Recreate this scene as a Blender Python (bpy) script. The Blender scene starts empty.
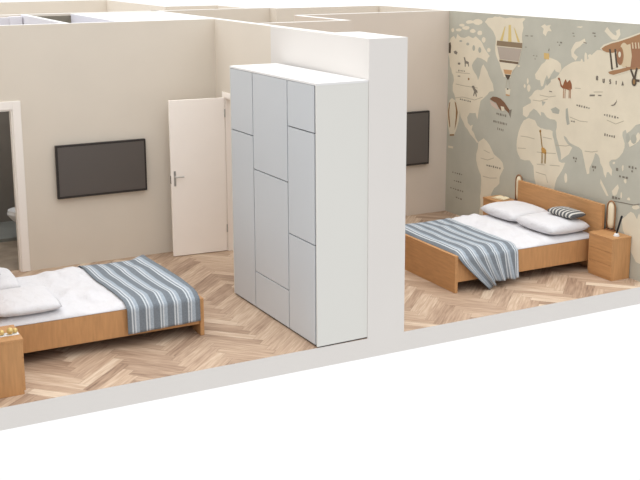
import bpy, bmesh, math, random
from mathutils import Vector, Matrix, noise
from mathutils.geometry import tessellate_polygon

SC = bpy.context.scene
COL = SC.collection

# ------------------------------------------------------------------ camera
cd = bpy.data.cameras.new('camera')
cam = bpy.data.objects.new('camera', cd)
COL.objects.link(cam)
right = Vector((0.8906522216, -0.4546589853, -0.0048813151))
up = Vector((0.0954738182, 0.1765102060, 0.9796575408))
fwd = Vector((0.4445485015, 0.8730002029, -0.2006172364))
m = Matrix((right, up, -fwd)).transposed().to_4x4()
m.translation = Vector((-4.31268, -8.48517, 3.63182))
cam.matrix_world = m
cd.sensor_width = 36.0
cd.lens = 1055.05 / 640.0 * 36.0
cd.shift_x = (320 - 315.21) / 640.0
cd.shift_y = -(240 - 175.44) / 640.0
cd.clip_end = 200
SC.camera = cam

# ------------------------------------------------------------------ light
w = bpy.data.worlds.new('white_studio')
SC.world = w
w.use_nodes = True
wn = w.node_tree
bg = wn.nodes['Background']
tc = wn.nodes.new('ShaderNodeTexCoord')
sx = wn.nodes.new('ShaderNodeSeparateXYZ')
wn.links.new(tc.outputs['Generated'], sx.inputs[0])


def wmap(sock, f0, f1, t0, t1):
    n = wn.nodes.new('ShaderNodeMapRange')
    n.interpolation_type = 'SMOOTHSTEP'
    for k, v in zip(('From Min', 'From Max', 'To Min', 'To Max'), (f0, f1, t0, t1)):
        n.inputs[k].default_value = v
    wn.links.new(sock, n.inputs['Value'])
    return n.outputs['Result']


# white studio: bright overhead, white backdrop, dimmer low down behind the photographer
zen = wmap(sx.outputs['Z'], 0.05, 0.75, 1.04, 2.0)
bk_ = wmap(sx.outputs['Y'], -0.50, -0.05, 0.0, 1.0)
lo_ = wmap(sx.outputs['Z'], 0.05, 0.50, 0.64, 0.90)
mx = wn.nodes.new('ShaderNodeMath')
mx.operation = 'MAXIMUM'
wn.links.new(bk_, mx.inputs[0])
wn.links.new(lo_, mx.inputs[1])
mu = wn.nodes.new('ShaderNodeMath')
mu.operation = 'MULTIPLY'
wn.links.new(zen, mu.inputs[0])
wn.links.new(mx.outputs[0], mu.inputs[1])
wn.links.new(mu.outputs[0], bg.inputs['Strength'])
bg.inputs['Color'].default_value = (1.0, 1.0, 1.0, 1)
sd = bpy.data.lights.new('soft_sun', 'SUN')
sd.energy = 0.5
sd.angle = math.radians(70)
sd.color = (1.0, 0.985, 0.96)
sun = bpy.data.objects.new('soft_sun', sd)
COL.objects.link(sun)
sun.rotation_euler = (math.radians(-6), math.radians(-8), 0)
vs = SC.view_settings
vs.view_transform = 'Standard'
vs.look = 'None'
vs.gamma = 1
vs.exposure = 0.0
vs.use_curve_mapping = False


# ------------------------------------------------------------------ materials
def lin(c):
    return tuple((v / 255 / 12.92) if v / 255 <= 0.04045 else ((v / 255 + 0.055) / 1.055) ** 2.4 for v in c) + (1,)


def mat(name, rgb, rough=0.7, var=0.0, scale=6.0, metal=0.0, spec=0.3, bump=0.0, stretch=(1, 1, 1)):
    mm = bpy.data.materials.new(name)
    mm.use_nodes = True
    nt = mm.node_tree
    b = nt.nodes['Principled BSDF']
    b.inputs['Roughness'].default_value = rough
    b.inputs['Metallic'].default_value = metal
    b.inputs['Specular IOR Level'].default_value = spec
    c = lin(rgb)
    tc = nt.nodes.new('ShaderNodeTexCoord')
    mp = nt.nodes.new('ShaderNodeMapping')
    mp.inputs['Scale'].default_value = stretch
    nz = nt.nodes.new('ShaderNodeTexNoise')
    nz.inputs['Scale'].default_value = scale
    nz.inputs['Detail'].default_value = 5
    nt.links.new(tc.outputs['Object'], mp.inputs['Vector'])
    nt.links.new(mp.outputs['Vector'], nz.inputs['Vector'])
    rp = nt.nodes.new('ShaderNodeValToRGB')
    rp.color_ramp.elements[0].position = 0.3
    rp.color_ramp.elements[1].position = 0.7
    rp.color_ramp.elements[0].color = tuple(max(0, v * (1 - var)) for v in c[:3]) + (1,)
    rp.color_ramp.elements[1].color = tuple(min(1, v * (1 + var)) for v in c[:3]) + (1,)
    nt.links.new(nz.outputs['Fac'], rp.inputs['Fac'])
    nt.links.new(rp.outputs['Color'], b.inputs['Base Color'])
    if bump:
        bp = nt.nodes.new('ShaderNodeBump')
        bp.inputs['Strength'].default_value = bump
        bp.inputs['Distance'].default_value = 0.05
        nt.links.new(nz.outputs['Fac'], bp.inputs['Height'])
        nt.links.new(bp.outputs['Normal'], b.inputs['Normal'])
    return mm


M = {}
M['beige'] = mat('beige_wall_paint', (220, 211, 198), 0.9, 0.015, 2.0)
M['pinkbeige'] = mat('warm_beige_wall_paint', (212, 200, 187), 0.9, 0.015, 2.0)
M['white'] = mat('white_wall_paint', (221, 217, 213), 0.9, 0.008, 2.0)
M['cap'] = mat('white_wall_cap', (214, 213, 210), 0.9, 0.005, 2.0)
M['lav'] = mat('pale_bathroom_paint', (226, 224, 230), 0.9, 0.01, 2.0)
M['casing'] = mat('white_door_paint', (246, 240, 234), 0.5, 0.01, 3.0)
M['leaf'] = mat('cream_door_paint', (253, 246, 239), 0.5, 0.01, 3.0)
M['darktile'] = mat('dark_grey_tile', (134, 128, 121), 0.4, 0.06, 3.0)
M['khaki'] = mat('khaki_tile', (128, 122, 108), 0.5, 0.15, 5.0)
M['bathfloor'] = mat('brown_bath_floor', (150, 136, 120), 0.5, 0.2, 5.0)
M['greytile'] = mat('grey_green_tile', (140, 142, 138), 0.4, 0.08, 5.0)
M['ward'] = mat('wardrobe_white_laminate', (219, 218, 213), 0.6, 0.004, 2.0)
M['wtop'] = mat('wardrobe_top_laminate', (228, 227, 226), 0.6, 0.004, 2.0)
M['wdoor'] = mat('wardrobe_grey_laminate', (195, 199, 203), 0.45, 0.01, 1.5, spec=0.4)
M['gap'] = mat('dark_gap', (70, 70, 72), 0.8)
M['oak'] = mat('beech_wood', (188, 141, 95), 0.5, 0.10, 4.0, stretch=(1.2, 9, 9))
M['oaky'] = mat('beech_wood_crosswise', (188, 141, 95), 0.5, 0.10, 4.0, stretch=(9, 1.2, 9))
M['oakv'] = mat('beech_wood_upright', (188, 141, 95), 0.5, 0.10, 4.0, stretch=(9, 9, 1.2))
M['tv'] = mat('tv_screen', (92, 86, 82), 0.35, 0.02, 1.0, spec=0.4)
M['tvf'] = mat('tv_bezel', (52, 47, 45), 0.5)
M['steel'] = mat('brushed_steel', (190, 188, 184), 0.35, 0.03, 20, metal=0.8)
M['linen'] = mat('white_linen', (217, 216, 219), 0.95, 0.01, 5.0, spec=0.1, bump=0.9)
M['ceramic'] = mat('white_ceramic', (235, 235, 235), 0.2, 0.0)
M['gold'] = mat('gold_metal', (216, 190, 128), 0.35, 0.05, 20, metal=0.4)
M['cream'] = mat('cream_shade', (228, 214, 186), 0.7, 0.03, 20)
M['dkwood'] = mat('brown_wood', (132, 90, 60), 0.5, 0.1, 10)
M['lampwood'] = mat('lamp_wood', (156, 114, 80), 0.5, 0.1, 10)
M['black'] = mat('black_plastic', (28, 28, 30), 0.4)
M['paper'] = mat('cream_paper', (235, 222, 190), 0.8, 0.02, 20)


def stripe_mat(name, stops, period):
    """stripes running across the cloth, from the per-vertex 'stripe' distance"""
    mm = bpy.data.materials.new(name)
    mm.use_nodes = True
    nt = mm.node_tree
    b = nt.nodes['Principled BSDF']
    b.inputs['Roughness'].default_value = 0.95
    b.inputs['Specular IOR Level'].default_value = 0.1
    at = nt.nodes.new('ShaderNodeAttribute')
    at.attribute_name = 'stripe'
    d = nt.nodes.new('ShaderNodeMath')
    d.operation = 'DIVIDE'
    d.inputs[1].default_value = period
    f = nt.nodes.new('ShaderNodeMath')
    f.operation = 'FRACT'
    nt.links.new(at.outputs['Fac'], d.inputs[0])
    nt.links.new(d.outputs[0], f.inputs[0])
    rp = nt.nodes.new('ShaderNodeValToRGB')
    cr = rp.color_ramp
    cr.interpolation = 'LINEAR'
    while len(cr.elements) < len(stops):
        cr.elements.new(0.5)
    for e, (p, c) in zip(cr.elements, stops):
        e.position = p
        e.color = lin(c)
    nt.links.new(f.outputs[0], rp.inputs['Fac'])
    tc = nt.nodes.new('ShaderNodeTexCoord')
    nz = nt.nodes.new('ShaderNodeTexNoise')
    nz.inputs['Scale'].default_value = 90
    nt.links.new(tc.outputs['Object'], nz.inputs['Vector'])
    mx = nt.nodes.new('ShaderNodeMix')
    mx.data_type = 'RGBA'
    mx.blend_type = 'OVERLAY'
    mx.inputs['Factor'].default_value = 0.35
    nt.links.new(rp.outputs['Color'], mx.inputs['A'])
    nt.links.new(nz.outputs['Fac'], mx.inputs['B'])
    nt.links.new(mx.outputs['Result'], b.inputs['Base Color'])
    return mm


DK, MD, LT, WH = (120, 127, 134), (134, 142, 150), (160, 170, 180), (202, 207, 211)
M['throw'] = stripe_mat('blue_striped_throw', [(0.0, DK), (0.40, DK), (0.44, WH), (0.49, WH), (0.53, MD), (0.60, MD),
                                               (0.64, WH), (0.69, WH), (0.73, LT), (0.93, LT), (0.97, DK)], 0.142)
M['cushion'] = stripe_mat('charcoal_striped_cushion', [(0.0, (96, 96, 98)), (0.46, (96, 96, 98)), (0.52, (205, 203, 196)),
                                                       (0.86, (205, 203, 196)), (0.94, (96, 96, 98))], 0.056)


# herringbone planks: per-face tone and per-plank grain direction
def plank_mat():
    mm = bpy.data.materials.new('herringbone_oak')
    mm.use_nodes = True
    nt = mm.node_tree
    b = nt.nodes['Principled BSDF']
    b.inputs['Roughness'].default_value = 0.55
    b.inputs['Specular IOR Level'].default_value = 0.25
    at = nt.nodes.new('ShaderNodeAttribute')
    at.attribute_name = 'tone'
    uv = nt.nodes.new('ShaderNodeUVMap')
    uv.uv_map = 'plank'
    mp = nt.nodes.new('ShaderNodeMapping')
    mp.inputs['Scale'].default_value = (2.2, 26, 1)
    nz = nt.nodes.new('ShaderNodeTexNoise')
    nz.inputs['Scale'].default_value = 1.6
    nz.inputs['Detail'].default_value = 6
    nt.links.new(uv.outputs['UV'], mp.inputs['Vector'])
    nt.links.new(mp.outputs['Vector'], nz.inputs['Vector'])
    ad = nt.nodes.new('ShaderNodeMath')
    ad.operation = 'MULTIPLY_ADD'
    ad.inputs[1].default_value = 0.95
    nt.links.new(nz.outputs['Fac'], ad.inputs[0])
    nt.links.new(at.outputs['Fac'], ad.inputs[2])
    rp = nt.nodes.new('ShaderNodeValToRGB')
    cr = rp.color_ramp
    stops = [(0.26, (120, 96, 79)), (0.52, (163, 137, 116)), (0.80, (190, 165, 142)), (1.10, (216, 198, 176))]
    while len(cr.elements) < len(stops):
        cr.elements.new(0.5)
    for e, (p, c) in zip(cr.elements, stops):
        e.position = min(1, p / 1.3)
        e.color = lin(c)
    sc = nt.nodes.new('ShaderNodeMath')
    sc.operation = 'DIVIDE'
    sc.inputs[1].default_value = 1.3
    nt.links.new(ad.outputs[0], sc.inputs[0])
    nt.links.new(sc.outputs[0], rp.inputs['Fac'])
    nt.links.new(rp.outputs['Color'], b.inputs['Base Color'])
    return mm


M['plank'] = plank_mat()


# ------------------------------------------------------------------ mesh helpers
def link(name, bm, mats, parent=None, smooth=False):
    me = bpy.data.meshes.new(name)
    bm.normal_update()
    bm.to_mesh(me)
    bm.free()
    o = bpy.data.objects.new(name, me)
    COL.objects.link(o)
    for k in (mats if isinstance(mats, (list, tuple)) else [mats]):
        me.materials.append(M[k] if isinstance(k, str) else k)
    if parent is not None:
        o.parent = parent
    if smooth:
        for p in me.polygons:
            p.use_smooth = True
    return o


def add_box(bm, x0, x1, y0, y1, z0, z1, bev=0.0, mi=0, top=None):
    r = bmesh.ops.create_cube(bm, size=1.0)
    vsx = r['verts']
    for v in vsx:
        v.co = Vector((x0 + (v.co.x + .5) * (x1 - x0), y0 + (v.co.y + .5) * (y1 - y0), z0 + (v.co.z + .5) * (z1 - z0)))
    fs = list({f for v in vsx for f in v.link_faces})
    for f in fs:
        f.material_index = mi
        f.normal_update()
        if top is not None and f.normal.z > .9:
            f.material_index = top
    if bev:
        es = list({e for v in vsx for e in v.link_edges})
        bmesh.ops.bevel(bm, geom=es, offset=bev, segments=2, affect='EDGES', profile=.5)
    return bm


def box(*a, **k):
    return add_box(bmesh.new(), *a, **k)


def add_tube(bm, pts, r, n=10, caps=True):
    pts = [Vector(p) for p in pts]
    rings = []
    for i, p in enumerate(pts):
        d = (pts[min(i + 1, len(pts) - 1)] - pts[max(i - 1, 0)]).normalized()
        ref = Vector((0, 0, 1)) if abs(d.z) < .9 else Vector((1, 0, 0))
        a = d.cross(ref).normalized()
        b = d.cross(a).normalized()
        rr = r[i] if isinstance(r, (list, tuple)) else r
        rings.append([bm.verts.new(p + a * rr * math.cos(2 * math.pi * k / n) + b * rr * math.sin(2 * math.pi * k / n)) for k in range(n)])
    for A, B in zip(rings, rings[1:]):
        for k in range(n):
            bm.faces.new((A[k], A[(k + 1) % n], B[(k + 1) % n], B[k]))
    if caps:
        bm.faces.new(rings[0][::-1])
        bm.faces.new(rings[-1])
    bmesh.ops.recalc_face_normals(bm, faces=bm.faces[:])
    return bm


def tag(o, label, cat, group=None):
    o['label'] = label
    o['category'] = cat
    if group:
        o['group'] = group
    return o


def struct(o):
    o['kind'] = 'structure'
    return o


def empty(name, loc):
    o = bpy.data.objects.new(name, None)
    o.empty_display_size = .1
    COL.objects.link(o)
    o.location = loc
    return o


def wall(name, x0, x1, y0, y1, z0, z1, mk='beige', extra=None):
    return struct(link(name, box(x0, x1, y0, y1, z0, z1, top=1), [mk, 'cap']))


H = 2.912
# ------------------------------------------------------------------ the shell
XL, XM, YB, YR = -2.96, 4.25, 3.885, 4.11
# slab under the whole flat
struct(link('trim_1', box(XL - .16, XM + .16, 0.0, 11.2, -0.2, -0.001), ['white']))


def herringbone(x0, x1, y0, y1):
    rng = random.Random(5)
    bm = bmesh.new()
    tone = bm.faces.layers.float.new('tone')
    uvl = bm.loops.layers.uv.new('plank')
    wd, n = 0.106, 6
    ux, uy = Vector((1, 1, 0)) / math.sqrt(2), Vector((-1, 1, 0)) / math.sqrt(2)
    org = Vector((-0.35, -0.02, 0))
    g = 0.0012
    R = 70
    for s in range(-8, 9):
        for k in range(-R, R):
            for typ in (0, 1):
                if typ == 0:
                    a0, b0, a1, b1 = k + n * s, k - n * s, k + n * s + n, k - n * s + 1
                else:
                    a0, b0, a1, b1 = k + n * s, k - n * s + 1, k + n * s + 1, k - n * s + 1 + n
                cs = [org + (ux * a + uy * b) * wd for a, b in ((a0, b0), (a1, b0), (a1, b1), (a0, b1))]
                if max(c.x for c in cs) < x0 or min(c.x for c in cs) > x1 or max(c.y for c in cs) < y0 or min(c.y for c in cs) > y1:
                    continue
                cen = sum(cs, Vector()) / 4
                cs = [c + (cen - c).normalized() * g * 1.5 for c in cs]
                f = bm.faces.new([bm.verts.new(c) for c in cs])
                f[tone] = min(.75, max(0, rng.gauss(.23, .135)))
                o1, o2 = rng.random() * 9, rng.random() * 9
                uvs = ((0, 0), (n, 0), (n, 1), (0, 1)) if typ == 0 else ((0, 0), (0, 1), (n, 1), (n, 0))
                for lp, (u, v) in zip(f.loops, uvs):
                    lp[uvl].uv = (o1 + u * wd, o2 + v * wd)
    for co, no in (((x0, 0, 0), (-1, 0, 0)), ((x1, 0, 0), (1, 0, 0)), ((0, y0, 0), (0, -1, 0)), ((0, y1, 0), (0, 1, 0))):
        bmesh.ops.bisect_plane(bm, geom=bm.verts[:] + bm.edges[:] + bm.faces[:], plane_co=co, plane_no=no, clear_outer=True)
    for f in bm.faces:
        f.normal_update()
        if f.normal.z < 0:
            f.normal_flip()
    # a thin bed of joint filler under the planks
    return bm


M['joint'] = mat('plank_joint', (128, 108, 90), 0.8)
fl = struct(link('floor', herringbone(XL, XM, 0.002, 4.4), ['plank']))
fb = link('floor_bed', box(XL, XM, 0.006, 4.4, -0.001, -0.0004), ['joint'], fl)

# left bedroom
def holed_wall(name, axis, pos0, pos1, a0, a1, o0, o1, oh, mk='beige'):
    """wall along x (axis 0) or y (axis 1) with one door opening o0..o1 up to oh"""
    bm = bmesh.new()
    for s0, s1, z0 in ((a0, o0, 0), (o1, a1, 0), (o0, o1, oh)):
        if axis == 0:
            add_box(bm, s0, s1, pos0, pos1, z0, H, top=1)
        else:
            add_box(bm, pos0, pos1, s0, s1, z0, H, top=1)
    return struct(link(name, bm, [mk, 'cap']))


wall('wall_left', XL - .15, XL, 0.0, 6.5, 0, H)
holed_wall('wall_back', 0, YB, YB + .10, XL, 0.588, -2.73, -1.94, 1.95)
# partition: slim run with a doorway, stepping out to a thick white pier in front
holed_wall('wall_partition', 1, 0.588, 0.70, 0.92, 6.4, 2.84, 3.60, 1.97, 'beige')
wall('wall_pier', 0.588, 0.99, 0.0, 0.92, -.001, H, 'white')
struct(link('trim_2', box(0.574, 0.588, 0.0, 2.18, 0, H - .001), ['white']))
# right bedroom
wall('wall_right', XM, XM + .15, 0.0, 6.42, -.001, H, 'beige')
wall('wall_back_right', 1.85, XM, YR, YR + .10, 0, H, 'pinkbeige')
wall('wall_lobby_side', 1.80, 1.90, 2.72, YR, 0, H, 'pinkbeige')
wall('wall_lobby_front', 0.70, 1.80, 2.72, 2.81, 0, H, 'pinkbeige')
# rooms behind
wall('wall_bath_side', -1.28, -1.20, YB + .10, 6.3, 0, H, 'lav')
wall('wall_hall_end', XL, 2.46, 6.30, 6.42, 0, H, 'beige')
wall('wall_rear_room', 2.46, XM, 6.08, 6.42, 0, H, 'beige')
wall('wall_far', XL, 1.24, 10.9, 11.0, 0, H, 'beige')
wall('wall_far_side', 1.24, 1.34, 7.6, 11.0, 0, H, 'beige')
wall('wall_far_return', 1.34, 2.12, 7.6, 7.7, 0, H, 'beige')
wall('wall_far_stub', 2.12, 2.22, 6.42, 7.7, 0, H, 'beige')
wall('wall_shaft', -0.60, 0.588, YB + .10, 6.30, 0, H - .006, 'lav')
# khaki wall tiles and the bathroom beyond the left doorway
struct(link('trim_3', box(-1.20, -0.60, 6.285, 6.30, 0, H - .03), ['khaki']))
bm = bmesh.new()
add_box(bm, XL, -1.28, 6.285, 6.30, 0, 2.2)
add_box(bm, -1.295, -1.28, YB + .10, 6.285, 0, 2.2)
struct(link('trim_4', bm, ['darktile']))
struct(link('trim_5', box(XL, -1.295, YB + .10, 5.35, -0.003, 0.006), ['bathfloor']))
struct(link('trim_6', box(XL, -1.295, 5.35, 6.285, -0.003, 0.05), ['greytile']))
struct(link('trim_7', box(-1.46, -1.295, 6.15, 6.285, 2.2, H - .02), ['lav']))
struct(link('trim_10', box(XL, -1.40, 6.20, 6.285, 2.2, H - .03), ['lav']))


# door casings
def casing(name, axis, face, a0, a1, h, wd, th, depth, mk='casing'):
    bm = bmesh.new()
    parts = [(a0 - wd, a0, 0, h + wd), (a1, a1 + wd, 0, h + wd), (a0, a1, h, h + wd)]
    for s0, s1, z0, z1 in parts:
        if axis == 0:
            add_box(bm, s0, s1, face - th, face, z0, z1, .003)
        else:
            add_box(bm, face - th, face, s0, s1, z0, z1, .003)
    for s0, s1, z0, z1 in ((a0, a0 + .018, 0, h), (a1 - .018, a1, 0, h), (a0 + .018, a1 - .018, h - .018, h)):
        if axis == 0:
            add_box(bm, s0, s1, face, face + depth, z0, z1)
        else:
            add_box(bm, face, face + depth, s0, s1, z0, z1)
    return struct(link(name, bm, [mk]))


casing('trim_8', 0, YB, -2.73, -1.94, 1.95, 0.095, 0.016, 0.10)
casing('trim_9', 1, 0.588, 2.84, 3.60, 1.97, 0.06, 0.012, 0.112, 'leaf')

# open door leaf standing against the back wall
dr = empty('door_1', (0.572, 3.585, 0))
dr['kind'] = 'structure'
dr.rotation_euler = (0, 0, math.radians(-4))
link('door_leaf', box(-0.70, 0.0, 0.0, 0.04, 0.008, 1.962, .003), ['leaf'], dr)
hm = bmesh.new()
add_box(hm, -0.668, -0.642, -0.008, 0.0, 0.90, 1.09, .003)
add_tube(hm, [(-0.655, -0.008, 1.02), (-0.655, -0.045, 1.02), (-0.64, -0.052, 1.02), (-0.55, -0.052, 1.02)], .009)
dh = link('door_handle', hm, ['steel'], dr)
lm = box(-0.703, -0.70, 0.008, 0.03, 0.93, 1.03)
link('lock_plate', lm, ['tvf'], dr)
for z in (0.25, 1.72):
    link('hinge', add_tube(bmesh.new(), [(0.006, -0.004, z), (0.006, -0.004, z + .1)], .008), ['steel'], dr)

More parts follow.
